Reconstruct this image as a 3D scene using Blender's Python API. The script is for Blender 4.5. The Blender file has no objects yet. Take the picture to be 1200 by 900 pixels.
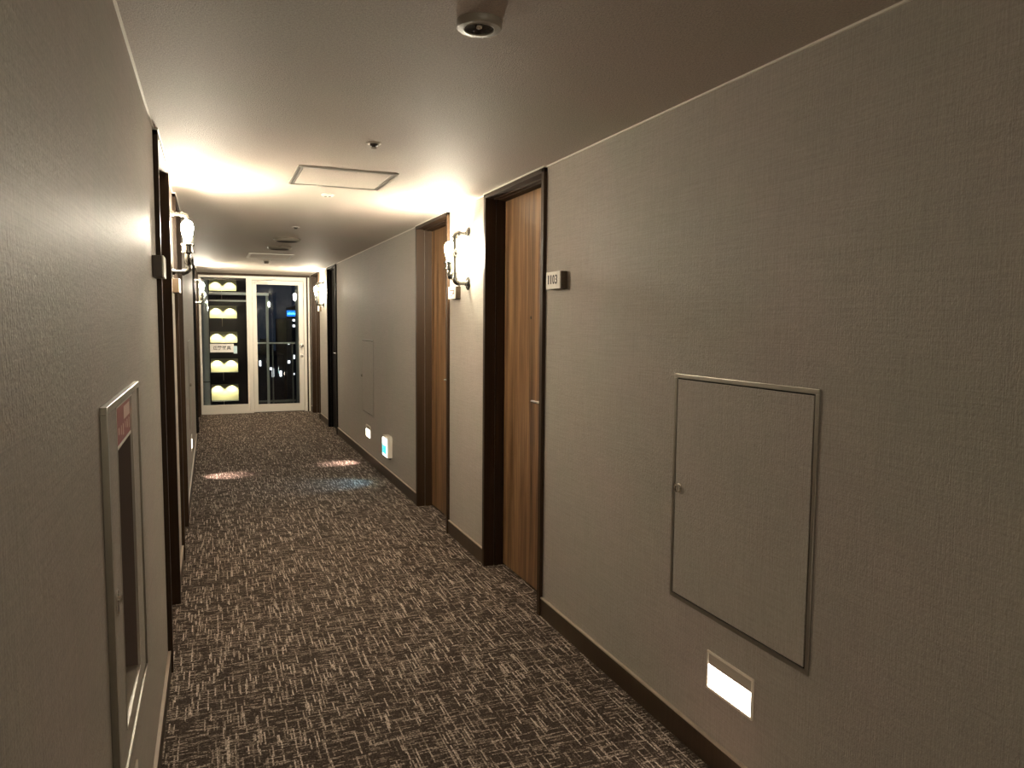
import bpy, bmesh, math, random
from mathutils import Vector, Matrix
random.seed(7)
PI = math.pi
scene = bpy.context.scene
COL = scene.collection

# ------------------------------------------------------------------ sizes of the corridor (metres)
XR, XL, HC = 1.634, -0.213, 2.40
Y0, Y1 = -5.4, 13.50            # end behind the viewer, glazed end
HEAD = 2.372                    # height of the door openings
WT = 0.22                       # wall thickness

# ------------------------------------------------------------------ materials
MATS = {}
def new_mat(name):
    m = bpy.data.materials.new(name); m.use_nodes = True
    nt = m.node_tree
    for n in list(nt.nodes): nt.nodes.remove(n)
    out = nt.nodes.new('ShaderNodeOutputMaterial')
    return m, nt, out
def N(nt, t, **kw):
    n = nt.nodes.new(t)
    for k, v in kw.items():
        if hasattr(n, k) and k not in ('Scale',): setattr(n, k, v)
        else: n.inputs[k].default_value = v
    return n
def c4(c): return (c[0], c[1], c[2], 1.0)
def plain(name, col, rough=0.5, metal=0.0, spec=0.5, bump=0.0, bscale=300, vary=0.0, coat=0.0):
    m, nt, out = new_mat(name)
    b = N(nt, 'ShaderNodeBsdfPrincipled')
    b.inputs['Base Color'].default_value = c4(col)
    b.inputs['Roughness'].default_value = rough
    b.inputs['Metallic'].default_value = metal
    b.inputs['Specular IOR Level'].default_value = spec
    b.inputs['Coat Weight'].default_value = coat
    tc = N(nt, 'ShaderNodeTexCoord')
    no = N(nt, 'ShaderNodeTexNoise'); no.inputs['Scale'].default_value = bscale; no.inputs['Detail'].default_value = 3
    nt.links.new(tc.outputs['Object'], no.inputs['Vector'])
    if vary:
        mx = N(nt, 'ShaderNodeMix', data_type='RGBA')
        mx.inputs[6].default_value = c4([v * (1 - vary) for v in col]); mx.inputs[7].default_value = c4([min(1, v * (1 + vary)) for v in col])
        nt.links.new(no.outputs['Fac'], mx.inputs[0]); nt.links.new(mx.outputs[2], b.inputs['Base Color'])
    if bump:
        bp = N(nt, 'ShaderNodeBump'); bp.inputs['Strength'].default_value = bump; bp.inputs['Distance'].default_value = 0.001
        nt.links.new(no.outputs['Fac'], bp.inputs['Height']); nt.links.new(bp.outputs[0], b.inputs['Normal'])
    nt.links.new(b.outputs[0], out.inputs[0])
    MATS[name] = m
    return m
def emit(name, col, strength):
    m, nt, out = new_mat(name)
    e = N(nt, 'ShaderNodeEmission'); e.inputs[0].default_value = c4(col); e.inputs[1].default_value = strength
    nt.links.new(e.outputs[0], out.inputs[0]); MATS[name] = m
    return m
def stretched(nt, tc, scale, detail=2, rough=0.6):
    mp = N(nt, 'ShaderNodeMapping'); mp.inputs['Scale'].default_value = scale
    nt.links.new(tc.outputs['Object'], mp.inputs['Vector'])
    no = N(nt, 'ShaderNodeTexNoise'); no.inputs['Scale'].default_value = 1.0
    no.inputs['Detail'].default_value = detail; no.inputs['Roughness'].default_value = rough
    nt.links.new(mp.outputs[0], no.inputs['Vector'])
    return no.outputs['Fac']
def math_(nt, op, a, b=None, clamp=False):
    n = N(nt, 'ShaderNodeMath', operation=op); n.use_clamp = clamp
    for i, v in enumerate((a, b)):
        if v is None: continue
        if isinstance(v, (int, float)): n.inputs[i].default_value = v
        else: nt.links.new(v, n.inputs[i])
    return n.outputs[0]
def ramp(nt, fac, stops):
    r = N(nt, 'ShaderNodeValToRGB')
    el = r.color_ramp.elements
    while len(el) < len(stops): el.new(0.5)
    for e, (p, c) in zip(el, stops): e.position = p; e.color = c4(c)
    nt.links.new(fac, r.inputs[0])
    return r.outputs[0]
def weave(name, col, sa, sb, rough, spec, bump, contrast=0.16, dist=0.0012, grain=(190, 190, 110)):
    """linen-look vinyl wall covering: two sets of fine threads"""
    m, nt, out = new_mat(name)
    tc = N(nt, 'ShaderNodeTexCoord')
    a = stretched(nt, tc, sa); b = stretched(nt, tc, sb)
    big = stretched(nt, tc, (1.3, 1.3, 1.3), 3)
    iso = stretched(nt, tc, grain, 2, 0.7)
    h = math_(nt, 'MULTIPLY', math_(nt, 'ADD', a, b), 0.5)
    hb = math_(nt, 'ADD', math_(nt, 'MULTIPLY', a, 0.45), math_(nt, 'MULTIPLY', iso, 0.65))
    h = math_(nt, 'ADD', math_(nt, 'MULTIPLY', h, 0.7), math_(nt, 'MULTIPLY', iso, 0.3))
    lo = [c * (1 - contrast) for c in col]; hi = [c * (1 + contrast) for c in col]
    colr = ramp(nt, h, [(0.36, lo), (0.64, hi)])
    hs = N(nt, 'ShaderNodeMix', data_type='RGBA', blend_type='MULTIPLY'); hs.inputs[0].default_value = 1.0
    tint = ramp(nt, big, [(0.35, (0.97, 1.0, 0.97)), (0.65, (1.03, 0.99, 1.0))])
    nt.links.new(colr, hs.inputs[6]); nt.links.new(tint, hs.inputs[7])
    p = N(nt, 'ShaderNodeBsdfPrincipled')
    nt.links.new(hs.outputs[2], p.inputs['Base Color'])
    p.inputs['Roughness'].default_value = rough; p.inputs['Specular IOR Level'].default_value = spec
    bp = N(nt, 'ShaderNodeBump'); bp.inputs['Strength'].default_value = bump; bp.inputs['Distance'].default_value = dist
    nt.links.new(hb, bp.inputs['Height']); nt.links.new(bp.outputs[0], p.inputs['Normal'])
    nt.links.new(p.outputs[0], out.inputs[0]); MATS[name] = m
    return m
WALLC = (0.40, 0.365, 0.32)
weave('wall_linen', WALLC, (420, 420, 7), (7, 7, 420), 0.58, 0.22, 1.0, 0.17, 0.005, (150, 150, 80))
weave('ceiling_vinyl', (0.49, 0.435, 0.38), (330, 90, 30), (90, 330, 30), 0.64, 0.12, 1.0, 0.24, 0.005, (170, 170, 170))

def carpet():
    m, nt, out = new_mat('carpet')
    tc = N(nt, 'ShaderNodeTexCoord')
    sp = N(nt, 'ShaderNodeSeparateXYZ'); nt.links.new(tc.outputs['Object'], sp.inputs[0])
    def rnd(u, v):
        cb = N(nt, 'ShaderNodeCombineXYZ')
        for k, q in enumerate((u, v)):
            if isinstance(q, (int, float)): cb.inputs[k].default_value = q
            else: nt.links.new(q, cb.inputs[k])
        wn = N(nt, 'ShaderNodeTexWhiteNoise', noise_dimensions='2D'); nt.links.new(cb.outputs[0], wn.inputs['Vector'])
        return wn.outputs['Value']
    def threads(across, along, width, length, seed):
        ix = math_(nt, 'FLOOR', math_(nt, 'DIVIDE', across, width))
        off = math_(nt, 'MULTIPLY', rnd(ix, seed), 7.0)
        ln = math_(nt, 'ADD', math_(nt, 'MULTIPLY', rnd(ix, seed+5.5), 0.9), 0.6)
        seg = math_(nt, 'FLOOR', math_(nt, 'ADD', math_(nt, 'DIVIDE', math_(nt, 'DIVIDE', along, length), ln), off))
        return rnd(math_(nt, 'ADD', ix, seed*3.1), seg)
    a = threads(sp.outputs[0], sp.outputs[1], 0.0056, 0.080, 1.0)     # yarn running along the corridor
    b = threads(sp.outputs[1], sp.outputs[0], 0.0052, 0.042, 2.0)     # yarn across it
    g = rnd(math_(nt, 'FLOOR', math_(nt, 'DIVIDE', sp.outputs[0], 0.0045)), math_(nt, 'FLOOR', math_(nt, 'DIVIDE', sp.outputs[1], 0.0055)))
    a1 = math_(nt, 'MULTIPLY', math_(nt, 'SUBTRACT', a, 0.74, True), 3.6, True)
    b1 = math_(nt, 'MULTIPLY', math_(nt, 'SUBTRACT', b, 0.66, True), 1.8, True)
    f = math_(nt, 'MULTIPLY', math_(nt, 'MAXIMUM', a1, b1), math_(nt, 'ADD', math_(nt, 'MULTIPLY', g, 0.75), 0.35))
    f2 = math_(nt, 'ADD', f, math_(nt, 'MULTIPLY', g, 0.20), True)
    col = ramp(nt, f2, [(0.0, (0.030, 0.021, 0.017)), (0.2, (0.088, 0.067, 0.053)), (0.65, (0.42, 0.345, 0.285)), (1.0, (0.72, 0.62, 0.54))])
    p = N(nt, 'ShaderNodeBsdfPrincipled'); p.inputs['Roughness'].default_value = 0.95; p.inputs['Specular IOR Level'].default_value = 0.1
    nt.links.new(col, p.inputs['Base Color'])
    bp = N(nt, 'ShaderNodeBump'); bp.inputs['Strength'].default_value = 0.5; bp.inputs['Distance'].default_value = 0.002
    nt.links.new(f2, bp.inputs['Height']); nt.links.new(bp.outputs[0], p.inputs['Normal'])
    nt.links.new(p.outputs[0], out.inputs[0]); MATS['carpet'] = m
carpet()

def wood(name, stops, rough, sx=1.0, spec=0.5):
    m, nt, out = new_mat(name)
    tc = N(nt, 'ShaderNodeTexCoord')
    fine = stretched(nt, tc, (190 * sx, 190 * sx, 3.0), 4, 0.65)
    wide = stretched(nt, tc, (16 * sx, 16 * sx, 0.5), 3, 0.55)
    f = math_(nt, 'ADD', math_(nt, 'MULTIPLY', fine, 0.5), math_(nt, 'MULTIPLY', wide, 0.5))
    col = ramp(nt, f, stops)
    p = N(nt, 'ShaderNodeBsdfPrincipled'); p.inputs['Roughness'].default_value = rough
    p.inputs['Specular IOR Level'].default_value = spec
    nt.links.new(col, p.inputs['Base Color'])
    bp = N(nt, 'ShaderNodeBump'); bp.inputs['Strength'].default_value = 0.08; bp.inputs['Distance'].default_value = 0.001
    nt.links.new(fine, bp.inputs['Height']); nt.links.new(bp.outputs[0], p.inputs['Normal'])
    nt.links.new(p.outputs[0], out.inputs[0]); MATS[name] = m
wood('walnut', [(0.40, (0.070, 0.034, 0.014)), (0.5, (0.18, 0.094, 0.042)), (0.60, (0.33, 0.195, 0.095))], 0.38)
wood('espresso', [(0.35, (0.026, 0.014, 0.007)), (0.65, (0.048, 0.026, 0.012))], 0.5, 1.0, 0.22)
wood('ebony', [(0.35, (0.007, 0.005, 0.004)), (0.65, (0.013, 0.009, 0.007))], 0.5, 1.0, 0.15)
wood('skirting', [(0.35, (0.034, 0.020, 0.010)), (0.65, (0.060, 0.036, 0.018))], 0.45)

def glass(name, tint=(0.92, 0.95, 0.94)):
    m, nt, out = new_mat(name)
    t = N(nt, 'ShaderNodeBsdfTransparent'); t.inputs[0].default_value = c4(tint)
    g = N(nt, 'ShaderNodeBsdfGlossy'); g.inputs['Roughness'].default_value = 0.0
    f = N(nt, 'ShaderNodeFresnel'); f.inputs['IOR'].default_value = 1.5
    mx = N(nt, 'ShaderNodeMixShader')
    nt.links.new(f.outputs[0], mx.inputs[0]); nt.links.new(t.outputs[0], mx.inputs[1]); nt.links.new(g.outputs[0], mx.inputs[2])
    nt.links.new(mx.outputs[0], out.inputs[0]); MATS[name] = m
glass('pane_glass')

plain('white_metal', (0.82, 0.775, 0.69), 0.42, 0, 0.5, 0.05, 400)
plain('silver_trim', (0.52, 0.49, 0.44), 0.32, 0.85)
plain('frame_metal', (0.33, 0.31, 0.265), 0.34, 0.9)
plain('satin_steel', (0.78, 0.76, 0.72), 0.22, 1.0)
plain('gun_metal', (0.19, 0.185, 0.17), 0.24, 1.0, 0.5, 0.1, 200)
plain('black_gap', (0.006, 0.005, 0.004), 0.9)
plain('dark_plastic', (0.035, 0.028, 0.022), 0.35)
plain('beige_plastic', (0.44, 0.39, 0.32), 0.45)
plain('cream_plastic', (0.76, 0.70, 0.60), 0.4)
plain('white_bead', (0.82, 0.77, 0.68), 0.5)
plain('skirting_cap', (0.46, 0.38, 0.30), 0.5)
plain('plate_wood', (0.06, 0.036, 0.017), 0.4, 0, 0.5, 0, 60, 0.3)
plain('plate_face', (0.78, 0.73, 0.65), 0.35, 0, 0.5, 0, 45, 0.12)
plain('ink', (0.03, 0.02, 0.015), 0.5)
plain('soot_ink', (0.14, 0.08, 0.045), 0.6)
plain('fitting_grey', (0.24, 0.21, 0.17), 0.38)
plain('fitting_white', (0.68, 0.63, 0.55), 0.45)
plain('lens_black', (0.012, 0.012, 0.010), 0.08, 0, 0.6)
plain('chrome', (0.85, 0.84, 0.80), 0.12, 1.0)
plain('liner_brown', (0.135, 0.098, 0.082), 0.5)
plain('label_red', (0.33, 0.050, 0.042), 0.4)
plain('label_pink', (0.72, 0.50, 0.43), 0.5)
plain('sticker_blue', (0.62, 0.83, 0.88), 0.4)
plain('sign_white', (0.93, 0.90, 0.85), 0.4)
plain('concrete', (0.30, 0.30, 0.29), 0.85, 0, 0.3, 0.3, 60, 0.15)
plain('grey_paint', (0.36, 0.38, 0.36), 0.5)
plain('pale_grey', (0.66, 0.68, 0.65), 0.45)
plain('white_steel', (0.88, 0.88, 0.85), 0.4)
plain('rail_dark', (0.16, 0.165, 0.16), 0.4)
plain('facade_dark', (0.045, 0.05, 0.06), 0.8, 0, 0.3, 0, 2, 0.2)
plain('stair_cream', (0.80, 0.74, 0.52), 0.8)
plain('asphalt', (0.03, 0.03, 0.034), 0.9)
emit('bulb_glow', (1.0, 0.90, 0.71), 245.0)
emit('foot_glow', (1.0, 0.84, 0.68), 4.5)
emit('exit_white', (0.93, 1.0, 0.97), 2.6)
emit('exit_cyan', (0.025, 0.85, 0.80), 2.0)
emit('exit_green', (0.0, 0.16, 0.11), 0.8)
emit('city_window', (0.95, 0.97, 1.0), 0.7)
emit('city_blue', (0.01, 0.16, 0.75), 0.5)
emit('city_blue_text', (0.10, 0.5, 1.0), 1.2)

# ------------------------------------------------------------------ mesh builder
class MB:
    def __init__(s): s.bm = bmesh.new()
    def box(s, x0, x1, y0, y1, z0, z1, bev=0.0, seg=2):
        v = [s.bm.verts.new(p) for p in ((x0,y0,z0),(x1,y0,z0),(x1,y1,z0),(x0,y1,z0),(x0,y0,z1),(x1,y0,z1),(x1,y1,z1),(x0,y1,z1))]
        fs = [s.bm.faces.new([v[i] for i in q]) for q in ((0,3,2,1),(4,5,6,7),(0,1,5,4),(1,2,6,5),(2,3,7,6),(3,0,4,7))]
        if bev:
            es = list({e for f in fs for e in f.edges})
            bmesh.ops.bevel(s.bm, geom=es, offset=bev, segments=seg, affect='EDGES', profile=0.6)
        return s
    def lathe(s, prof, origin=(0,0,0), axis=(0,0,1), seg=24, caps=True):
        """prof: list of (radius, height along axis)"""
        ax = Vector(axis).normalized(); q = Vector((0,0,1)).rotation_difference(ax).to_matrix(); o = Vector(origin)
        rings = []
        for r, h in prof:
            if r < 1e-6: rings.append([s.bm.verts.new(o + q @ Vector((0,0,h)))])
            else: rings.append([s.bm.verts.new(o + q @ Vector((r*math.cos(2*PI*k/seg), r*math.sin(2*PI*k/seg), h))) for k in range(seg)])
        for a, b in zip(rings, rings[1:]):
            if len(a) == 1 and len(b) == 1: continue
            for k in range(seg):
                k2 = (k+1) % seg
                if len(a) == 1: s.bm.faces.new((a[0], b[k], b[k2]))
                elif len(b) == 1: s.bm.faces.new((a[k], b[0], a[k2]))
                else: s.bm.faces.new((a[k], b[k], b[k2], a[k2]))
        if caps:
            for rg in (rings[0], rings[-1]):
                if len(rg) > 2:
                    try: s.bm.faces.new(rg)
                    except ValueError: pass
        return s
    def tube(s, pts, r, seg=14):
        pts = [Vector(p) for p in pts]; rings = []
        ref = None
        for i, p in enumerate(pts):
            d = (pts[min(i+1, len(pts)-1)] - pts[max(i-1, 0)]).normalized()
            if ref is None:
                ref = d.orthogonal().normalized()
            ref = (ref - d * ref.dot(d)).normalized(); bi = d.cross(ref)
            rr = r[i] if isinstance(r, (list, tuple)) else r
            rings.append([s.bm.verts.new(p + ref*rr*math.cos(2*PI*k/seg) + bi*rr*math.sin(2*PI*k/seg)) for k in range(seg)])
        for a, b in zip(rings, rings[1:]):
            for k in range(seg):
                s.bm.faces.new((a[k], a[(k+1)%seg], b[(k+1)%seg], b[k]))
        s.bm.faces.new(rings[0]); s.bm.faces.new(rings[-1])
        return s
    def prism(s, poly, y0, y1):
        """polygon in (x, z), pushed along y"""
        a = [s.bm.verts.new((p[0], y0, p[1])) for p in poly]; b = [s.bm.verts.new((p[0], y1, p[1])) for p in poly]
        s.bm.faces.new(a); s.bm.faces.new(list(reversed(b)))
        n = len(poly)
        for k in range(n): s.bm.faces.new((a[k], b[k], b[(k+1)%n], a[(k+1)%n]))
        return s
    def frame(s, x0, x1, z0, z1, w, y0, y1, bev=0.0):
        """rectangular picture-frame in the x-z plane"""
        s.box(x0, x1, y0, y1, z1-w, z1, bev); s.box(x0, x1, y0, y1, z0, z0+w, bev)
        s.box(x0, x0+w, y0, y1, z0+w, z1-w, bev); s.box(x1-w, x1, y0, y1, z0+w, z1-w, bev)
        return s
    def torus(s, c, R, r, axis=(0,0,1), a0=0, a1=2*PI, seg=32, rs=8):
        ax = Vector(axis).normalized(); q = Vector((0,0,1)).rotation_difference(ax).to_matrix()
        n = seg if abs(a1-a0-2*PI) < 1e-6 else seg+1
        rings = []
        for i in range(n):
            t = a0+(a1-a0)*i/seg
            rings.append([s.bm.verts.new(Vector(c) + q @ Vector(((R+r*math.cos(2*PI*k/rs))*math.cos(t), (R+r*math.cos(2*PI*k/rs))*math.sin(t), r*math.sin(2*PI*k/rs)))) for k in range(rs)])
        m = n if n == seg else n-1
        for i in range(m):
            a, b = rings[i], rings[(i+1) % n]
            for k in range(rs): s.bm.faces.new((a[k], b[k], b[(k+1)%rs], a[(k+1)%rs]))
        return s
    def build(s, name, mat, parent=None, smooth=False):
        bmesh.ops.recalc_face_normals(s.bm, faces=s.bm.faces)
        me = bpy.data.meshes.new(name); s.bm.to_mesh(me); s.bm.free()
        me.materials.append(MATS[mat])
        if smooth:
            for p in me.polygons: p.use_smooth = True
            me.set_sharp_from_angle(angle=math.radians(40))
        o = bpy.data.objects.new(name, me); COL.objects.link(o)
        if parent: o.parent = parent
        return o
def tag(o, label, cat, group=None, kind=None):
    o['label'] = label; o['category'] = cat
    if group: o['group'] = group
    if kind: o['kind'] = kind
    return o
def empty(name, label, cat, loc=(0,0,0), rz=0.0, group=None, kind=None):
    o = bpy.data.objects.new(name, None); COL.objects.link(o)
    o.empty_display_size = 0.1; o.location = loc; o.rotation_euler = (0, 0, rz)
    return tag(o, label, cat, group, kind)
def copy_tree(o, parent=None):
    c = o.copy(); COL.objects.link(c)
    if parent: c.parent = parent
    for ch in list(o.children): copy_tree(ch, c)
    return c
def again(o, label, loc, rz):
    c = copy_tree(o); c.location = loc; c.rotation_euler = (0, 0, rz); c['label'] = label
    return c
def text_mesh(body, name, mat, parent, size, loc, rot, width=None, depth=0.0008, bold=0.0):
    cu = bpy.data.curves.new(name, 'FONT'); cu.body = body; cu.size = size
    cu.align_x = 'CENTER'; cu.align_y = 'CENTER'; cu.extrude = depth; cu.offset = bold
    t = bpy.data.objects.new('tmp', cu); COL.objects.link(t)
    dg = bpy.context.evaluated_depsgraph_get(); dg.update()
    me = bpy.data.meshes.new_from_object(t.evaluated_get(dg))
    xs = [v.co.x for v in me.vertices]; ys = [v.co.y for v in me.vertices]
    cx, cy = (min(xs)+max(xs))/2, (min(ys)+max(ys))/2
    sx = (width/(max(xs)-min(xs))) if width else 1.0
    for v in me.vertices: v.co.x = (v.co.x-cx)*sx; v.co.y -= cy
    bpy.data.objects.remove(t); bpy.data.curves.remove(cu)
    me.materials.clear(); me.materials.append(MATS[mat]); me.name = name
    o = bpy.data.objects.new(name, me); COL.objects.link(o); o.location = loc; o.rotation_euler = rot
    if parent: o.parent = parent
    return o
# wall frames: local x runs along the wall, local y points out of the wall into the corridor
def on_right(y, z=0.0): return (XR, y, z), PI/2
def on_left(y, z=0.0): return (XL, y, z), -PI/2

# ------------------------------------------------------------------ the shell
DOORS_R = [(3.575, 4.43), (5.265, 6.12), (10.54, 11.32), (12.32, 13.20)]
DOORS_L = [(3.575, 4.43), (5.265, 6.12), (10.54, 11.32), (12.32, 13.20)]
SLOT = (1.868, 2.215, 0.630, 1.385)     # opening of the extinguisher niche in the left wall
def wall(name, x0, x1, doors, label, extra=None):
    m = MB(); y = Y0
    for a, b in doors + [(Y1 + 0.12, None)]:
        if extra and y <= extra[0] < a:
            e = extra
            m.box(x0, x1, y, e[0], 0, HC); m.box(x0, x1, e[1], a, 0, HC)
            m.box(x0, x1, e[0], e[1], 0, e[2]); m.box(x0, x1, e[0], e[1], e[3], HC)
        else:
            m.box(x0, x1, y, a, 0, HC)
        if b is not None:
            m.box(x0, x1, a, b, HEAD, HC); y = b
    return tag(m.build(name, 'wall_linen'), label, 'wall', kind='structure')
wall('wall_right', XR, XR+WT, DOORS_R, 'long right corridor wall in taupe linen wall covering')
wall('wall_left', XL-WT, XL, DOORS_L, 'left corridor wall in taupe linen wall covering, close to the viewer', SLOT)
m = MB(); m.box(XL-WT, XR+WT, Y0-0.15, Y0, 0, HC)
tag(m.build('wall_back', 'wall_linen'), 'taupe wall closing the corridor behind the viewer', 'wall', kind='structure')
m = MB(); m.box(XL-WT, XR+WT, Y0-0.15, Y1+0.12, -0.18, 0)
tag(m.build('floor', 'carpet'), 'dark brown carpet with pale woven dashes along the corridor', 'floor', kind='structure')
m = MB(); m.box(XL-WT, XR+WT, Y0-0.15, Y1+0.12, HC, HC+0.2)
tag(m.build('ceiling', 'ceiling_vinyl'), 'low taupe ceiling with a sheen around the wall lamps', 'ceiling', kind='structure')

def skirting(name, side, doors, label):
    m = MB(); cap = MB(); y = Y0
    x0, x1 = (XR-0.011, XR) if side > 0 else (XL, XL+0.011)
    c0, c1 = (XR-0.013, XR) if side > 0 else (XL, XL+0.013)
    for a, b in doors + [(Y1-0.02, None)]:
        aa = a-0.031 if b else a
        if aa - y > 0.02:
            m.box(x0, x1, y, aa, 0, 0.097); cap.box(c0, c1, y, aa, 0.097, 0.105, 0.0015)
        if b: y = b+0.031
    o = tag(m.build(name, 'skirting'), label, 'baseboard', kind='structure')
    cap.build('cap_strip', 'skirting_cap', o)
skirting('baseboard_right', 1, DOORS_R, 'dark brown baseboard with pale top strip along the right wall')
skirting('baseboard_left', -1, DOORS_L, 'dark brown baseboard with pale top strip along the left wall')
m = MB(); m.box(XR-0.007, XR, Y0, Y1, HC-0.007, HC)
for a, b in DOORS_R: m.box(XR-0.023, XR-0.007, a-0.03, b+0.03, HC-0.0075, HC)
tag(m.build('trim_1', 'white_bead'), 'thin white bead where right wall meets ceiling', 'trim', kind='structure')
m = MB(); m.box(XL, XL+0.007, Y0, Y1, HC-0.007, HC)
for a, b in DOORS_L: m.box(XL+0.007, XL+0.023, a-0.03, b+0.03, HC-0.0075, HC)
tag(m.build('trim_2', 'white_bead'), 'thin white bead where left wall meets ceiling', 'trim', kind='structure')

# ------------------------------------------------------------------ guest room doors
def make_door(name, a, b, side, label, handle=True, dark=False, rec=0.112):
    w = (b-a)/2; loc, rz = (on_right if side > 0 else on_left)((a+b)/2)
    root = empty(name, label, 'door', loc, rz, None, 'structure')
    c = MB()
    t, P = 0.030, 0.020             # width of the casing, how far it stands proud of the wall
    for q in (-1, 1):
        xo, xi = q*(w+t), q*(w-0.002)
        c.box(min(xo, xi), max(xo, xi), -0.001, P, 0, HC-0.008, 0.0015)
        c.box(min(q*(w+.001), q*(w-0.004)), max(q*(w+.001), q*(w-0.004)), -rec*0.46, P-0.002, 0, HEAD)
        c.box(min(q*w, q*(w-0.010)), max(q*w, q*(w-0.010)), -rec-0.04, -rec*0.48, 0, HEAD, 0.001)
    c.box(-w-t, w+t, -0.001, P, HEAD-0.002, HC-0.008, 0.0015)
    c.box(-w, w, -rec*0.30, P-0.002, HEAD-0.004, HEAD)
    c.box(-w, w, -rec*0.58, -rec*0.33, HEAD-0.010, HEAD, 0.001)
    c.box(-w, w, -rec-0.04, -rec*0.61, HEAD-0.014, HEAD, 0.001)
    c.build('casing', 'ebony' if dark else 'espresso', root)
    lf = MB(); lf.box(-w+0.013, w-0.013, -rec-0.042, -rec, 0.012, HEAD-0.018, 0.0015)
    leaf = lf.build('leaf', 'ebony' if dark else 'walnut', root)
    bk = MB(); bk.box(-w, w, -0.19, -rec-0.043, 0, HEAD); bk.box(-w, w, -rec-0.042, -rec-0.025, 0, 0.010)
    bk.build('door_stop', 'black_gap', root)  # black backing stands in for the dark gap below the leaf
    if handle:
        hx = -w+0.085
        h = MB()
        h.lathe([(0.0, 0.0), (0.026, 0.0), (0.026, 0.005), (0.022, 0.008), (0.0, 0.008)], (hx, -rec, 1.145), (0, 1, 0), 20)
        h.tube([(hx, -rec+0.006, 1.145), (hx, -rec+0.046, 1.145), (hx+0.008, -rec+0.056, 1.145), (hx+0.022, -rec+0.060, 1.145), (hx+0.17, -rec+0.060, 1.143)], [0.010, 0.010, 0.011, 0.011, 0.010])
        h.build('handle', 'satin_steel', root, True)
        k = MB(); k.lathe([(0.0, 0), (0.016, 0), (0.016, 0.006), (0.0, 0.006)], (hx, -rec, 1.055), (0, 1, 0), 16)
        k.build('keyhole', 'satin_steel', root, True)
        p = MB(); p.lathe([(0.0, 0), (0.009, 0), (0.009, 0.003), (0.005, 0.004), (0.0, 0.002)], (-0.01, -rec, 1.62), (0, 1, 0), 16)
        p.build('peephole', 'dark_plastic', root, True)
    return root
LBR = ['nearest walnut door on the right wall, with a lamp glow on its leaf', 'second walnut door on the right, just past the pipe lamp',
       'third door on the right, dark, beyond the small far hatch', 'last door on the right wall beside the glazed end']
LBL = ['nearest door on the left, its dark jamb facing the viewer', 'second door on the left, brown jamb past the left pipe lamp',
       'third door on the left, in dark shadow near the far end', 'last door on the left wall beside the glazed end']
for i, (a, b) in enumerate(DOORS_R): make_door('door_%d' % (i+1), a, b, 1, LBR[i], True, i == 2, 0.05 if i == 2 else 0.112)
for i, (a, b) in enumerate(DOORS_L): make_door('door_%d' % (i+5), a, b, -1, LBL[i], True, i == 2)  # third left door takes the near-black wood

# ------------------------------------------------------------------ room number plates (box sign projecting from the wall)
def make_plate(loc, rz, label, number):
    r = empty('room_number_sign', label, 'sign', loc, rz, 'room number signs beside the doors')
    h = MB(); h.box(-0.080, 0.080, 0.0, 0.036, -0.043, 0.043, 0.002)
    h.build('holder', 'plate_wood', r)
    f = MB(); f.box(-0.080, 0.080, 0.036, 0.042, -0.043, 0.043, 0.0012)
    f.build('number_plate', 'plate_face', r)
    # text reads for someone facing the wall: its right is local -x for a viewer looking along -y
    for k, ch in enumerate(number or ''):
        text_mesh(ch, 'numeral', 'ink', r, 0.062, (0.006 + 0.045 - 0.030*k, 0.0425, 0.004), (PI/2, 0, PI), 0.011 if ch == '1' else 0.024, 0.0006, 0.0012)
    return r
loc, rz = on_right(3.375, 1.802); make_plate(loc, rz, 'room sign reading 1103 on the right wall by the nearest door', '1103')
loc, rz = on_right(5.060, 1.800); p2 = make_plate(loc, rz, 'small golden lit room sign under the right pipe lamp', None)
for k, (x0, x1, z0, z1) in enumerate(((-0.045, 0.045, 0.012, 0.018), (-0.055, -0.020, -0.012, -0.002), (-0.060, -0.046, -0.010, 0.016), (-0.02, 0.04, -0.024, -0.020))):
    s = MB(); s.box(x0, x1, 0.042, 0.0428, z0, z1); s.build('numeral_stroke', 'soot_ink', p2)
loc, rz = on_left(3.375, 1.802); make_plate(loc, rz, 'dark sided room sign on the left wall by the nearest left door', None)
loc, rz = on_left(5.060, 1.800); make_plate(loc, rz, 'pale golden room sign under the left pipe lamp', None)
loc, rz = on_right(12.14, 1.800); make_plate(loc, rz, 'tiny far room sign on right wall below the far lamp', None)

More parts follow.
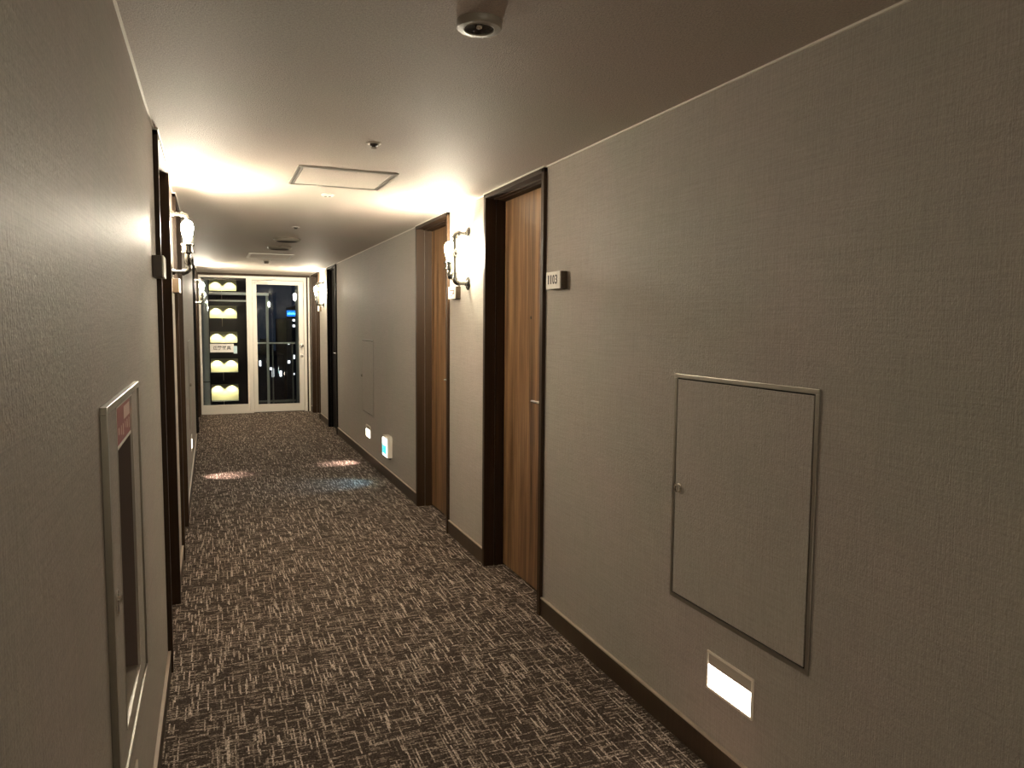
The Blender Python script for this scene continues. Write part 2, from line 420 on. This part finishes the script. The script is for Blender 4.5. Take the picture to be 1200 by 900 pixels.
# ------------------------------------------------------------------ pipe wall lamps
def arc(c, r, a0, a1, u, v, n=6):
    return [Vector(c) + Vector(u)*r*math.cos(a0+(a1-a0)*k/n) + Vector(v)*r*math.sin(a0+(a1-a0)*k/n) for k in range(n+1)]
def make_sconce(loc, rz, label):
    r = empty('pipe_wall_lamp', label, 'wall lamp', loc, rz, 'industrial pipe wall lamps along the corridor')
    D, H = 0.098, 0.167                 # stand-off of the pipe, half the distance of the flanges
    for s in (1, -1):
        f = MB(); f.lathe([(0.0, 0), (0.046, 0), (0.046, 0.004), (0.042, 0.007), (0.020, 0.009), (0.018, 0.024), (0.0, 0.024)], (0, 0, s*H), (0, 1, 0), 24)
        for k in range(4):
            t = PI/4 + k*PI/2
            f.lathe([(0, 0), (0.005, 0), (0.005, 0.004), (0, 0.005)], (0.033*math.cos(t), 0.006, s*H+0.033*math.sin(t)), (0, 1, 0), 8)
        f.build('wall_flange', 'gun_metal', r, True)
        a = MB(); a.tube([(0, 0.02, s*H), (0, D-0.03, s*H)], 0.0132)
        a.build('pipe_arm', 'gun_metal', r, True)
        e = MB()
        c = Vector((0, D-0.028, s*(H-0.028)))
        e.tube(arc(c, 0.028, PI/2, 0, (0, 1, 0), (0, 0, s)), 0.0170)
        e.lathe([(0.0, -0.007), (0.0210, -0.007), (0.0210, 0.007), (0.0, 0.007)], (0, D-0.030, s*H), (0, 1, 0), 16)
        e.lathe([(0.0, -0.007), (0.0210, -0.007), (0.0210, 0.007), (0.0, 0.007)], (0, D, s*(H-0.030)), (0, 0, 1), 16)
        e.build('elbow', 'gun_metal', r, True)
    v = MB(); v.tube([(0, D, -H+0.03), (0, D, H-0.03)], 0.0125)
    v.build('vertical_pipe', 'gun_metal', r, True)
    tz = 0.030
    t = MB(); t.lathe([(0, -0.028), (0.0185, -0.028), (0.0185, -0.018), (0.0150, -0.017), (0.0150, 0.017), (0.0185, 0.018), (0.0185, 0.028), (0, 0.028)], (0, D, tz), (0, 0, 1), 18)
    t.lathe([(0, 0), (0.013, 0), (0.013, 0.026), (0.016, 0.026), (0.016, 0.034), (0, 0.034)], (0, D, tz), (-1, 0, 0), 16)
    t.build('tee_joint', 'gun_metal', r, True)
    w = MB()                            # valve wheel on the side away from the bulb
    w.tube([(-0.03, D, tz), (-0.062, D, tz)], 0.005)
    w.torus((-0.060, D, tz), 0.026, 0.0045, (1, 0, 0))
    for k in range(4):
        q = k*PI/2 + 0.4
        w.tube([(-0.060, D, tz), (-0.060, D+0.025*math.cos(q), tz+0.025*math.sin(q))], 0.0035, 8)
    w.build('valve_wheel', 'satin_steel', r, True)
    bx = 0.125                          # the bulb branch, beside the pipe
    bz = -0.118
    b = MB()
    b.lathe([(0, -0.022), (0.0180, -0.022), (0.0180, -0.014), (0.0150, -0.013), (0.0150, 0.013), (0.0180, 0.014), (0.0180, 0.022), (0, 0.022)], (0, D, bz), (0, 0, 1), 18)
    b.tube([(0, D, bz), (bx-0.03, D, bz)], 0.0132)
    b.tube([(bx-0.03, D, bz)] + arc((bx-0.028, D, bz+0.028), 0.028, -PI/2, 0, (1, 0, 0), (0, 0, 1)) + [(bx, D, bz+0.040)], 0.0170)
    b.lathe([(0.0, -0.007), (0.0210, -0.007), (0.0210, 0.007), (0.0, 0.007)], (bx-0.032, D, bz), (1, 0, 0), 16)
    b.build('branch_pipe', 'gun_metal', r, True)
    so = MB(); z = bz+0.034
    so.lathe([(0, 0), (0.019, 0), (0.019, 0.010), (0.014, 0.012), (0.017, 0.016), (0.035, 0.018), (0.035, 0.029), (0.029, 0.031),
              (0.029, 0.058), (0.036, 0.060), (0.036, 0.070), (0.022, 0.073), (0.0, 0.072)], (bx, D, z), (0, 0, 1), 24)
    so.build('lamp_socket', 'gun_metal', r, True)
    bu = MB(); z += 0.070
    bu.lathe([(0.014, 0), (0.0150, 0.012), (0.019, 0.030), (0.026, 0.052), (0.0315, 0.076), (0.033, 0.094), (0.030, 0.112), (0.022, 0.126), (0.010, 0.134), (0, 0.136)], (bx, D, z), (0, 0, 1), 20)
    bu.build('bulb', 'bulb_glow', r, True)
    return r
SZ = 2.022
loc, rz = on_right(4.812, SZ); lamp = make_sconce(loc, rz, 'pipe wall lamp on the right wall between the two nearest walnut doors')
loc, rz = on_left(4.812, SZ+0.018); again(lamp, 'pipe wall lamp on the left wall beside the nearest left door', loc, rz)
loc, rz = on_right(-3.5, SZ); again(lamp, 'pipe wall lamp on the right wall behind the viewer', loc, rz)  # unseen pair behind the camera, added to brighten the near walls
loc, rz = on_left(-3.5, SZ); again(lamp, 'pipe wall lamp on the left wall behind the viewer', loc, rz)
loc, rz = on_right(11.80, SZ); again(lamp, 'far pipe wall lamp on the right, near the glass end door', loc, rz)
loc, rz = on_left(11.80, SZ); again(lamp, 'far pipe wall lamp on the left, in front of the lit window', loc, rz)

# ------------------------------------------------------------------ wall hatches
def make_hatch(name, loc, rz, w, h, label, cat, group=None, knob=True):
    """local origin: bottom centre of the hatch on the wall"""
    r = empty(name, label, cat, loc, rz, group)
    g = MB(); g.box(-w/2+0.010, w/2-0.010, 0.0, 0.0015, 0.010, h-0.010); g.build('backing', 'black_gap', r)
    f = MB()
    f.frame(-w/2, w/2, 0, h, 0.015, 0.0, 0.0055, 0.0012)
    f.build('frame', 'frame_metal', r)
    p = MB(); p.box(-w/2+0.020, w/2-0.020, 0.0015, 0.0055, 0.020, h-0.020, 0.001)
    p.build('door_panel', 'wall_linen', r)
    if knob:
        k = MB(); kx, kz = w/2-0.045, 0.50*h
        k.lathe([(0, 0), (0.018, 0), (0.018, 0.003), (0.013, 0.005), (0.013, 0.009), (0.016, 0.011), (0.015, 0.015), (0, 0.016)], (kx, 0.0055, kz), (0, 1, 0), 20)
        kn = k.build('knob', 'chrome', r, True)
        s = MB(); s.box(kx-0.0012, kx+0.0012, 0.0215, 0.0222, kz-0.008, kz+0.008); s.build('key_slot', 'black_gap', kn)
    return r
loc, rz = on_right(1.993, 0.538); make_hatch('wall_hatch', loc, rz, 0.720, 0.862, 'large wall hatch with silver frame and round knob, right foreground', 'wall hatch')
loc, rz = on_right(8.345, 0.540); make_hatch('wall_hatch', loc, rz, 0.66, 0.855, 'far narrow looking wall hatch on the right beyond the second door', 'wall hatch')
loc, rz = on_left(8.05, 0.540); make_hatch('wall_hatch', loc, rz, 0.66, 0.855, 'far wall hatch on the left wall, seen almost edge on', 'wall hatch')

# extinguisher niche in the left wall: framed panel with a slot
def extinguisher():
    W, H = 0.720, 0.862
    loc, rz = on_left(2.040, 0.545)
    r = empty('extinguisher_cabinet', 'framed wall cabinet with dark open slot and red notice, left foreground', 'cabinet', loc, rz)
    y_of = lambda y: -(y-2.040)         # corridor y -> local x
    x0, x1 = y_of(SLOT[1]), y_of(SLOT[0]); z0, z1 = SLOT[2]-0.545, SLOT[3]-0.545
    f = MB(); f.frame(-W/2, W/2, 0, H, 0.016, 0.0, 0.014, 0.0015); f.build('frame', 'frame_metal', r)
    g = MB()
    for a, b, c, d in ((-W/2+.012, x0, .012, H-.012), (x1, W/2-.012, .012, H-.012), (x0, x1, .012, z0), (x0, x1, z1, H-.012)): g.box(a, b, 0, 0.0015, c, d)
    g.build('backing', 'black_gap', r)
    p = MB()
    a, b, c, d = -W/2+.021, W/2-.021, .021, H-.021
    p.box(a, x0, 0.0015, 0.009, c, d); p.box(x1, b, 0.0015, 0.009, c, d); p.box(x0, x1, 0.0015, 0.009, c, z0); p.box(x0, x1, 0.0015, 0.009, z1, d)
    p.build('door_panel', 'wall_linen', r)
    e = MB(); e.frame(x0-0.002, x1+0.002, z0-0.002, z1+0.002, 0.004, 0.004, 0.0105); e.build('slot_edge', 'silver_trim', r)
    l = MB(); D = -0.16
    l.box(x0, x0+.003, D, 0.004, z0, z1); l.box(x1-.003, x1, D, 0.004, z0, z1); l.box(x0, x1, D-.004, D, z0, z1)
    l.box(x0, x1, D, 0.004, z1-.003, z1)
    l.build('niche_lining', 'liner_brown', r)
    s = MB(); s.box(x0+.003, x1-.003, D, 0.004, z0, z0+.003); s.build('niche_sill', 'beige_plastic', r)
    n = MB(); n.box(x0+.004, x1-.004, 0.001, 0.005, z1-0.096, z1-0.004, 0.0006); nt_ = n.build('notice_plate', 'label_red', r)
    marks = [(x0+.02, x0+.155, z1-0.048, z1-0.016), (x1-.030, x1-.018, z1-0.090, z1-0.010)]
    for k in range(6):
        xx = x0+.03+k*0.045
        marks.append((xx, xx+0.012+0.006*(k % 2), z1-0.084+0.006*(k % 3), z1-0.056))
    for a, b, c, d in marks:
        t = MB(); t.box(a, b, 0.005, 0.0056, c, d); t.build('notice_mark', 'label_pink', nt_)
    e2 = MB(); e2.box(x0+.004, x1-.004, 0.001, 0.0062, z1-0.103, z1-0.096); e2.build('notice_edge', 'cream_plastic', r)
    k = MB(); kx, kz = y_of(1.765), 0.970-0.545
    k.box(kx-.012, kx+.012, 0.009, 0.013, kz-.028, kz+.028, 0.003)
    k.lathe([(0, 0), (0.008, 0), (0.009, 0.006), (0.0, 0.008)], (kx, 0.012, kz+0.008), (0, 1, 0), 16)
    k.build('latch', 'chrome', r, True)
    return r
extinguisher()

# ------------------------------------------------------------------ foot lights
def make_foot(loc, rz, label):
    r = empty('foot_light', label, 'foot light', loc, rz, 'foot lights low in the walls')
    w, h = 0.246, 0.142
    f = MB(); f.frame(-w/2, w/2, 0, h, 0.009, 0.0, 0.006, 0.0015); f.build('frame', 'cream_plastic', r)
    u = MB(); u.box(-w/2+.009, w/2-.009, 0, 0.003, 0.092, h-.009); u.box(-w/2+.02, w/2-.02, 0.003, 0.004, h-0.024, h-0.020)
    u.build('hood', 'beige_plastic', r)
    d = MB(); d.box(-w/2+.009, w/2-.009, 0, 0.0035, .009, 0.092, 0.001); d.build('diffuser', 'foot_glow', r)
    li = bpy.data.lights.new('foot_beam', 'SPOT'); li.energy = 10.0; li.color = (1.0, 0.72, 0.62); li.spot_size = math.radians(52); li.spot_blend = 0.8; li.shadow_soft_size = 0.02
    lo = bpy.data.objects.new('foot_beam', li); COL.objects.link(lo); lo.parent = r
    lo.location = (0, 0.02, 0.04); d_ = Vector((0, 0.26, -0.32)); lo.rotation_euler = d_.to_track_quat('-Z', 'Y').to_euler()
    return r
loc, rz = on_right(1.989, 0.277); fl = make_foot(loc, rz, 'glowing foot light low on right wall under the large hatch')
loc, rz = on_right(8.33, 0.277); again(fl, 'far glowing foot light low on right wall under the far hatch', loc, rz)
loc, rz = on_left(1.989, 0.277); again(fl, 'foot light at the bottom left edge under the extinguisher cabinet', loc, rz)
loc, rz = on_left(8.05, 0.290); again(fl, 'far foot light low on the left wall', loc, rz)

# ------------------------------------------------------------------ emergency exit sign low on the right wall
def exit_sign():
    loc, rz = on_right(7.240, 0.245)
    r = empty('exit_guide_light', 'white box exit light with glowing green pictogram low on right wall', 'exit light', loc, rz)
    W, H, D = 0.21, 0.212, 0.050
    poly = [(-W/2, 0), (W/2, 0), (W/2, H-0.03)] + [(W/2-0.03+0.03*math.cos(t), H-0.03+0.03*math.sin(t)) for t in (PI/6, PI/3, PI/2)] + [(-W/2+0.03-0.03*math.sin(t), H-0.03+0.03*math.cos(t)) for t in (0, PI/6, PI/3, PI/2)]
    b = MB(); b.prism(poly, 0.0, D); b.build('housing', 'cream_plastic', r)
    s = MB(); s.box(-W/2+.008, W/2-.008, D, D+0.004, 0.010, H-0.026, 0.001); s.build('panel', 'exit_white', r)
    g = MB(); g.box(-W/2+.014, W/2-.014, D+0.004, D+0.005, 0.030, 0.118); g.build('pictogram_field', 'exit_cyan', r)
    p = MB(); y0, y1 = D+0.005, D+0.0058       # running figure beside a doorway
    p.lathe([(0, 0), (0.009, 0), (0.009, 0.0008), (0, 0.0008)], (0.012, D+0.005, 0.105), (0, 1, 0), 14)
    for a in ([(0.014, .096), (0.026, .090), (0.014, .062), (0.002, .066)], [(0.022, .090), (0.044, .080), (0.042, .074), (0.020, .080)],
              [(0.006, .092), (-0.014, .078), (-0.011, .072), (0.006, .082)], [(0.014, .066), (0.034, .044), (0.028, .040), (0.006, .060)],
              [(0.004, .066), (-0.016, .050), (-0.034, .050), (-0.034, .044), (-0.012, .042), (0.008, .058)],
              [(-0.050, .036), (-0.044, .036), (-0.044, .112), (-0.050, .112)], [(-0.080, .108), (-0.044, .108), (-0.044, .114), (-0.080, .114)]):
        p.prism(a, y0, y1)
    p.build('pictogram', 'exit_green', r)
    li = bpy.data.lights.new('exit_beam', 'SPOT'); li.energy = 2.4; li.color = (0.25, 0.62, 1.0); li.spot_size = math.radians(75); li.spot_blend = 0.9; li.shadow_soft_size = 0.03
    lo = bpy.data.objects.new('exit_beam', li); COL.objects.link(lo); lo.parent = r
    lo.location = (0, D+0.03, 0.05); lo.rotation_euler = Vector((0, 0.40, -0.30)).to_track_quat('-Z', 'Y').to_euler()
    k = MB(); k.box(-W/2+.03, -W/2+.075, 0.004, 0.030, -0.020, 0.0, 0.003); k.build('test_switch', 'dark_plastic', r)
exit_sign()

# ------------------------------------------------------------------ ceiling fittings
def emergency_lamp():
    r = empty('emergency_downlight', 'round unlit emergency lamp with dark bowl on the near ceiling', 'ceiling lamp', (0.693, 1.957, HC))
    b = MB(); b.lathe([(0, 0), (0.062, 0), (0.062, -0.016), (0.058, -0.021), (0.043, -0.022), (0.040, -0.018), (0.040, -0.004), (0, -0.004)], (0, 0, 0), (0, 0, 1), 48); b.build('housing', 'fitting_grey', r, True)
    d = MB(); d.lathe([(0.0395, -0.019), (0.034, -0.014), (0.020, -0.007), (0, -0.0055)], (0, 0, 0), (0, 0, 1), 40, False); d.build('reflector_bowl', 'lens_black', r, True)
    t = MB(); t.torus((0, 0, -0.021), 0.0415, 0.0014); t.build('rim', 'silver_trim', r, True)
    l = MB(); l.lathe([(0, -0.006), (0.010, -0.006), (0.010, -0.013), (0.007, -0.018), (0, -0.020)], (0, 0, 0), (0, 0, 1), 20); l.build('lens', 'chrome', r, True)
emergency_lamp()
def sprinkler(x, y, label):
    r = empty('ceiling_sprinkler', label, 'sprinkler', (x, y, HC), 0, 'sprinkler heads on the ceiling')
    b = MB(); b.lathe([(0, 0.001), (0.034, 0.001), (0.034, -0.003), (0.026, -0.006), (0.020, -0.003), (0.017, -0.001)], (0, 0, 0), (0, 0, 1), 28, False); b.build('escutcheon', 'fitting_white', r, True)
    c = MB(); c.lathe([(0, -0.001), (0.018, -0.001), (0.018, -0.010), (0.010, -0.014), (0.010, -0.018), (0, -0.018)], (0, 0, 0), (0, 0, 1), 20); c.build('nozzle', 'dark_plastic', r, True)
    d = MB(); d.lathe([(0, -0.020), (0.014, -0.020), (0.014, -0.0215), (0, -0.0215)], (0, 0, 0), (0, 0, 1), 16)
    for s in (-1, 1): d.tube([(s*0.009, 0, -0.014), (s*0.010, 0, -0.021)], 0.0018, 6)
    d.build('deflector', 'chrome', r, True)
    return r
s1 = sprinkler(0.708, 3.434, 'small dark sprinkler head in front of the ceiling hatch')
again(s1, 'small sprinkler head on the far ceiling before the round fittings', (0.695, 6.67, HC), 0)
r = empty('ceiling_sensor', 'small white disc with two dark holes behind the ceiling hatch', 'sensor', (0.712, 4.906, HC))
m = MB(); m.lathe([(0, 0), (0.043, 0), (0.043, -0.004), (0.034, -0.010), (0.024, -0.012), (0, -0.012)], (0, 0, 0), (0, 0, 1), 32); m.build('cover', 'fitting_white', r, True)
for s in (-1, 1):
    m = MB(); m.lathe([(0, -0.0115), (0.0085, -0.0115), (0.0085, -0.0135), (0, -0.0135)], (s*0.013, 0, 0), (0, 0, 1), 16); m.build('hole', 'black_gap', r, True)
r = empty('ceiling_sensor', 'far small sensor hanging below the ceiling near the glass end', 'sensor', (0.699, 10.40, HC))
m = MB(); m.lathe([(0, 0), (0.050, 0), (0.050, -0.008), (0.040, -0.016), (0, -0.016)], (0, 0, 0), (0, 0, 1), 28); m.build('base', 'fitting_white', r, True)
m = MB(); m.lathe([(0, -0.016), (0.030, -0.016), (0.030, -0.040), (0.024, -0.046), (0, -0.046)], (0, 0, 0), (0, 0, 1), 24); m.build('head', 'fitting_grey', r, True)
def ceiling_drum(x, y, label):
    r = empty('ceiling_detector', label, 'ceiling fitting', (x, y, HC), 0, 'round fittings on the far ceiling')
    b = MB(); b.lathe([(0, 0), (0.126, 0), (0.126, -0.010), (0.118, -0.024), (0.105, -0.032), (0.100, -0.032)], (0, 0, 0), (0, 0, 1), 48, False); b.build('drum', 'fitting_grey', r, True)
    d = MB(); d.lathe([(0.102, -0.031), (0.085, -0.024), (0, -0.022)], (0, 0, 0), (0, 0, 1), 40, False); d.build('underside', 'dark_plastic', r, True)
    t = MB(); t.torus((0, 0, -0.006), 0.127, 0.004); t.build('rim', 'chrome', r, True)
    return r
d1 = ceiling_drum(0.708, 7.62, 'round ceiling fitting with shiny rim, nearer of the two')
again(d1, 'round ceiling fitting with shiny rim, farther of the two', (0.708, 8.47, HC), 0)
def ceiling_hatch(x0, x1, y0, y1, label):
    cx, cy = (x0+x1)/2, (y0+y1)/2; w, h = (x1-x0)/2, (y1-y0)/2
    r = empty('ceiling_hatch', label, 'ceiling hatch', (cx, cy, HC), 0, 'access hatches in the ceiling')
    def ring(o, t, z0, z1):
        m = MB(); a, b = w-o, h-o
        m.box(-a, a, -b, -b+t, z0, z1); m.box(-a, a, b-t, b, z0, z1); m.box(-a, -a+t, -b+t, b-t, z0, z1); m.box(a-t, a, -b+t, b-t, z0, z1)
        return m
    g = MB(); g.box(-w+.006, w-.006, -h+.006, h-.006, -0.0015, 0); g.build('backing', 'black_gap', r)
    ring(0, 0.012, -0.008, 0).build('outer_frame', 'silver_trim', r)
    ring(0.016, 0.012, -0.007, -0.001).build('inner_frame', 'silver_trim', r)
    p = MB(); p.box(-w+.031, w-.031, -h+.031, h-.031, -0.006, -0.001); p.build('panel', 'ceiling_vinyl', r)
    for sx, sy in ((0.05, -1), (-0.10, 1)):
        k = MB(); k.lathe([(0, 0), (0.008, 0), (0.008, -0.003), (0, -0.004)], (sx, sy*(h-0.020), -0.007), (0, 0, 1), 12)
        k.build('latch', 'fitting_white', r, True)
    return r
ceiling_hatch(0.440, 0.973, 4.06, 4.59, 'square silver edged ceiling hatch above the nearest doors')
ceiling_hatch(0.437, 0.957, 9.40, 10.08, 'far ceiling hatch with two bright frame sides')

# ------------------------------------------------------------------ glazed end
G = Y1
m = MB(); m.box(XL, XR, G-0.02, G+0.07, 2.362, HC)
m.box(XL, -0.185, G-0.02, G+0.07, 0, 2.362); m.box(1.566, XR, G-0.005, G+0.07, 0, 2.362)
tag(m.build('trim_3', 'espresso'), 'dark brown lintel and side trim around the glazed end', 'trim', kind='structure')
m = MB(); m.box(1.592, 1.616, G-0.03, G-0.005, 0.0, 2.362)
tag(m.build('trim_4', 'white_bead'), 'pale vertical strip right of the glass door', 'trim', kind='structure')
w = empty('window_1', 'fixed glass panel with cream frame at left of corridor end', 'window', (0, G, 0), 0, None, 'structure')
m = MB(); m.box(-0.185, -0.150, 0, 0.06, 0, 2.362, 0.002); m.box(-0.150, 0.570, 0, 0.06, 0.0, 0.155, 0.002); m.box(-0.150, 0.570, 0, 0.06, 2.325, 2.362, 0.002)
m.box(0.570, 0.600, 0, 0.06, 0, 2.362, 0.002); m.box(0.602, 0.662, -0.004, 0.06, 0, 2.362, 0.002)
m.build('window_frame', 'white_metal', w)
m = MB(); m.box(-0.150, 0.570, 0.026, 0.032, 0.155, 2.325); m.build('pane', 'pane_glass', w)
d = empty('door_9', 'glass door with cream frame at right of corridor end', 'door', (0, G, 0), 0, None, 'structure')
m = MB(); m.box(0.662, 1.566, 0, 0.06, 2.300, 2.362, 0.002); m.box(1.520, 1.566, 0, 0.06, 0, 2.300, 0.002)
m.build('door_frame', 'white_metal', d)
m = MB(); a, b = 0.666, 1.515
m.box(a, 0.735, 0.006, 0.052, 0.012, 2.294, 0.002); m.box(1.435, b, 0.006, 0.052, 0.012, 2.294, 0.002)
m.box(0.735, 1.435, 0.006, 0.052, 0.012, 0.145, 0.002); m.box(0.735, 1.435, 0.006, 0.052, 2.225, 2.294, 0.002)
lf = m.build('leaf', 'white_metal', d)
m = MB(); m.box(0.735, 1.435, 0.026, 0.032, 0.145, 2.225); m.build('pane', 'pane_glass', lf)
m = MB(); m.box(0.70, 0.92, -0.045, 0.006, 2.225, 2.268, 0.004); m.tube([(0.76, -0.03, 2.272), (0.76, -0.03, 2.285)], 0.010); m.tube([(0.76, -0.03, 2.285), (1.02, -0.025, 2.315)], 0.007); m.tube([(1.02, -0.025, 2.315), (1.06, 0.0, 2.325)], 0.007)
m.build('door_closer', 'fitting_white', d, True)
m = MB(); m.lathe([(0, 0), (0.028, 0), (0.028, 0.006), (0.013, 0.010), (0.012, 0.030), (0.026, 0.040), (0.029, 0.055), (0.022, 0.066), (0, 0.068)], (1.475, 0.006, 1.165), (0, -1, 0), 24)
m.build('knob', 'satin_steel', d, True)
m = MB(); m.lathe([(0, 0), (0.024, 0), (0.024, 0.008), (0, 0.010)], (1.475, 0.006, 0.985), (0, -1, 0), 24); m.box(1.470, 1.480, -0.022, -0.002, 0.965, 1.005, 0.002)
m.build('thumb_turn', 'satin_steel', d, True)
# sign on the glass
r = empty('escape_equipment_sign', 'white sign with four black characters on the left glass panel', 'sign', (0.163, G+0.026, 1.130))
m = MB(); m.box(-0.190, 0.190, -0.004, 0.0, -0.073, 0.073, 0.001); m.build('board', 'sign_white', r)
text_mesh('避難器具', 'lettering', 'ink', r, 0.068, (0, -0.0045, 0.004), (PI/2, 0, 0), 0.285, 0.0005, 0.0012)
m = MB(); m.box(0.345, 0.405, G+0.0215, G+0.0255, 1.035, 1.165, 0.001)
tag(m.build('glass_sticker', 'sticker_blue'), 'small pale blue sticker at the right end of the white sign', 'sticker')

# ------------------------------------------------------------------ outside the glass: balcony, night city
m = MB(); m.box(-1.2, 2.6, G+0.12, 15.1, -0.14, -0.06)
tag(m.build('balcony_floor', 'concrete'), 'concrete balcony slab outside the glass door', 'balcony', kind='structure')
m = MB(); m.box(1.505, 1.575, 14.35, 14.75, -0.06, 2.30)
tag(m.build('balcony_post', 'grey_paint'), 'grey post at the right end of the balcony', 'post')
r = empty('drain_pipe', 'thick grey pipe standing outside the left glass panel', 'pipe', (-0.098, 14.8, -0.06))
m = MB(); m.tube([(0, 0, 0), (0, 0, 2.40)], 0.058, 20); m.build('pipe', 'pale_grey', r, True)
m = MB(); m.torus((0, 0, 0.52), 0.060, 0.008); m.box(-0.11, -0.05, -0.012, 0.012, 0.508, 0.532); m.build('bracket', 'dark_plastic', r, True)
r = empty('balcony_railing', 'thin metal balcony railing with handrail behind the glass door', 'railing', (0, 14.82, -0.06))
m = MB(); m.tube([(0.70, 0, 1.238), (1.50, 0, 1.238)], 0.017, 12); m.build('handrail', 'pale_grey', r, True)
for x in (0.72, 1.08, 1.45):
    m = MB(); m.tube([(x, 0, 0), (x, 0, 1.225)], 0.014, 10); m.build('post', 'rail_dark', r, True)
m = MB(); m.box(0.70, 1.50, -0.006, 0.006, 0.10, 0.14); m.build('bottom_rail', 'rail_dark', r)
r = empty('steel_frame', 'pale steel frame of two beams and a post above the balcony', 'frame', (0, 14.72, -0.06))
m = MB(); m.box(-0.03, 1.02, -0.02, 0.02, 2.135, 2.185); m.box(-0.03, 0.80, 0.03, 0.06, 2.015, 2.040); m.build('beam', 'white_steel', r)
m = MB(); m.box(0.965, 1.010, -0.02, 0.02, 0.0, 2.135); m.build('post', 'grey_paint', r)
m = MB(); m.box(-140, 160, 16, 320, -34.2, -34.0)
tag(m.build('street_ground', 'asphalt'), 'dark city ground far below the balcony', 'ground', kind='structure')
# stair tower across the street, five lit landings in view
TY = 83.0
r = empty('stair_tower', 'dark tower with five pale yellow lit stair landings seen through left panel', 'building', (0, TY, -34))
m = MB()
ROWS = [4.72 + 3.0 - 3.06 + 0.06, 0, 0, 0, 0]
rows = [4.78, 1.92, -0.65, -3.76, -6.80]           # underside of each lit wall area
tops = [5.95, 3.22, 0.52, -2.30, -5.00]
X0, X1 = -0.12, 2.55
m.box(-6, X0, 0, 9, 0, 52); m.box(X1, 3.6, 0, 9, 0, 52)
edges = [52.0] + [v for a, b in zip(tops, rows) for v in (a+34, b+34)] + [0.0]
for k in range(0, len(edges), 2): m.box(X0, X1, 0, 9, edges[k+1], edges[k])
m.build('facade', 'facade_dark', r)
for a, b in zip(tops, rows):
    m = MB(); m.box(X0, X1, 1.2, 1.3, b+34, a+34); m.build('landing_wall', 'stair_cream', r)
    m = MB(); m.box(X0+1.17, X0+1.23, -0.06, 0.0, b+34-0.85, b+34-0.02); m.build('hanging_rod', 'cream_plastic', r)
    for sx in (0.62, 2.02):
        li = bpy.data.lights.new('landing_lamp', 'SPOT'); li.energy = 75; li.color = (1.0, 0.90, 0.52); li.spot_size = math.radians(105); li.spot_blend = 0.5; li.shadow_soft_size = 0.05
        lo = bpy.data.objects.new('landing_lamp', li); COL.objects.link(lo); lo.parent = r
        lo.location = (X0+sx, 0.78, a+34-0.03); lo.rotation_euler = (math.radians(12), 0, 0)
def office(name, x0, x1, y0, y1, z1, wins, label):
    b = empty(name, label, 'building', (0, y0, -34))
    m = MB(); m.box(x0, x1, 0, y1-y0, 0, z1+34); m.box(x0+1, x1-1, 1, y1-y0-1, z1+34, z1+35.2); m.build('walls', 'facade_dark', b)
    for (xa, xb, za, zb) in wins:
        m = MB(); m.box(xa, xb, -0.06, 0.0, za+34, zb+34); m.build('lit_window', 'city_window', b)
office('office_block', 3.75, 6.1, 70, 84, -1.4, [(3.93, 4.09, -2.40, -1.9), (5.02, 5.18, -3.4, -2.62), (4.82, 5.02, -2.75, -2.55), (5.68, 5.86, -3.36, -2.85)], 'low dark office block with a few lit windows beyond the railing')
office('office_block', 6.30, 9.4, 69.5, 82, 1.9, [(6.36, 6.56, -2.15, -1.9), (6.84, 7.04, 1.66, 1.84), (6.84, 7.04, 1.14, 1.34), (6.40, 6.52, -0.45, -0.28), (6.86, 6.98, -1.75, -1.4), (6.80, 6.93, -3.2, -3.05)], 'taller dark office block under the blue sign at right')
r = empty('rooftop_sign', 'glowing blue sign on the taller office block', 'sign', (6.76, 69.40, 1.9))
m = MB(); m.box(-0.42, 0.38, 0, 0.12, 0.20, 0.72); m.build('sign_panel', 'city_blue', r)
m = MB()
for k in range(5): m.box(-0.36+k*0.145, -0.27+k*0.145, -0.03, 0.0, 0.36, 0.56 if k % 2 else 0.50)
m.build('sign_marks', 'city_blue_text', r)
for x in (-0.3, 0.25):
    m = MB(); m.tube([(x, 0.06, 0), (x, 0.06, 0.2)], 0.03, 8); m.build('leg', 'dark_plastic', r)

# ------------------------------------------------------------------ night sky
wd = bpy.data.worlds.new('night'); scene.world = wd; wd.use_nodes = True
bg = wd.node_tree.nodes.get('Background') or wd.node_tree.nodes.new('ShaderNodeBackground')
bg.inputs[0].default_value = (0.25, 0.33, 0.5, 1); bg.inputs[1].default_value = 0.012

# ------------------------------------------------------------------ camera
f_px = 863.5613676
yaw, pitch, roll = 0.38713785, 0.0814076, 0.008264958
cy, sy, cp, sp = math.cos(yaw), math.sin(yaw), math.cos(pitch), math.sin(pitch)
fw = Vector((sy*cp, cy*cp, -sp)); rt = Vector((cy, -sy, 0)); up = rt.cross(fw)
cr, sr = math.cos(roll), math.sin(roll)
r2 = rt*cr + up*sr; u2 = -rt*sr + up*cr
cam = bpy.data.cameras.new('camera'); co = bpy.data.objects.new('camera', cam); COL.objects.link(co)
cam.sensor_fit = 'HORIZONTAL'; cam.sensor_width = 36.0; cam.lens = f_px*36.0/1200.0; cam.clip_start = 0.02; cam.clip_end = 600
M = Matrix((r2, u2, -fw)).transposed().to_4x4(); M.translation = (0, 0, 1.582565823)
co.matrix_world = M
scene.camera = co

scene.view_settings.view_transform = 'Standard'; scene.view_settings.look = 'None'
scene.view_settings.gamma = 1.0; scene.view_settings.use_curve_mapping = False
scene.view_settings.exposure = 2.1
scene.cycles.use_denoising = True
scene.cycles.max_bounces = 10; scene.cycles.diffuse_bounces = 6; scene.cycles.glossy_bounces = 5; scene.cycles.transparent_max_bounces = 12
scene.cycles.sample_clamp_indirect = 8.0
scene.cycles.use_light_tree = True
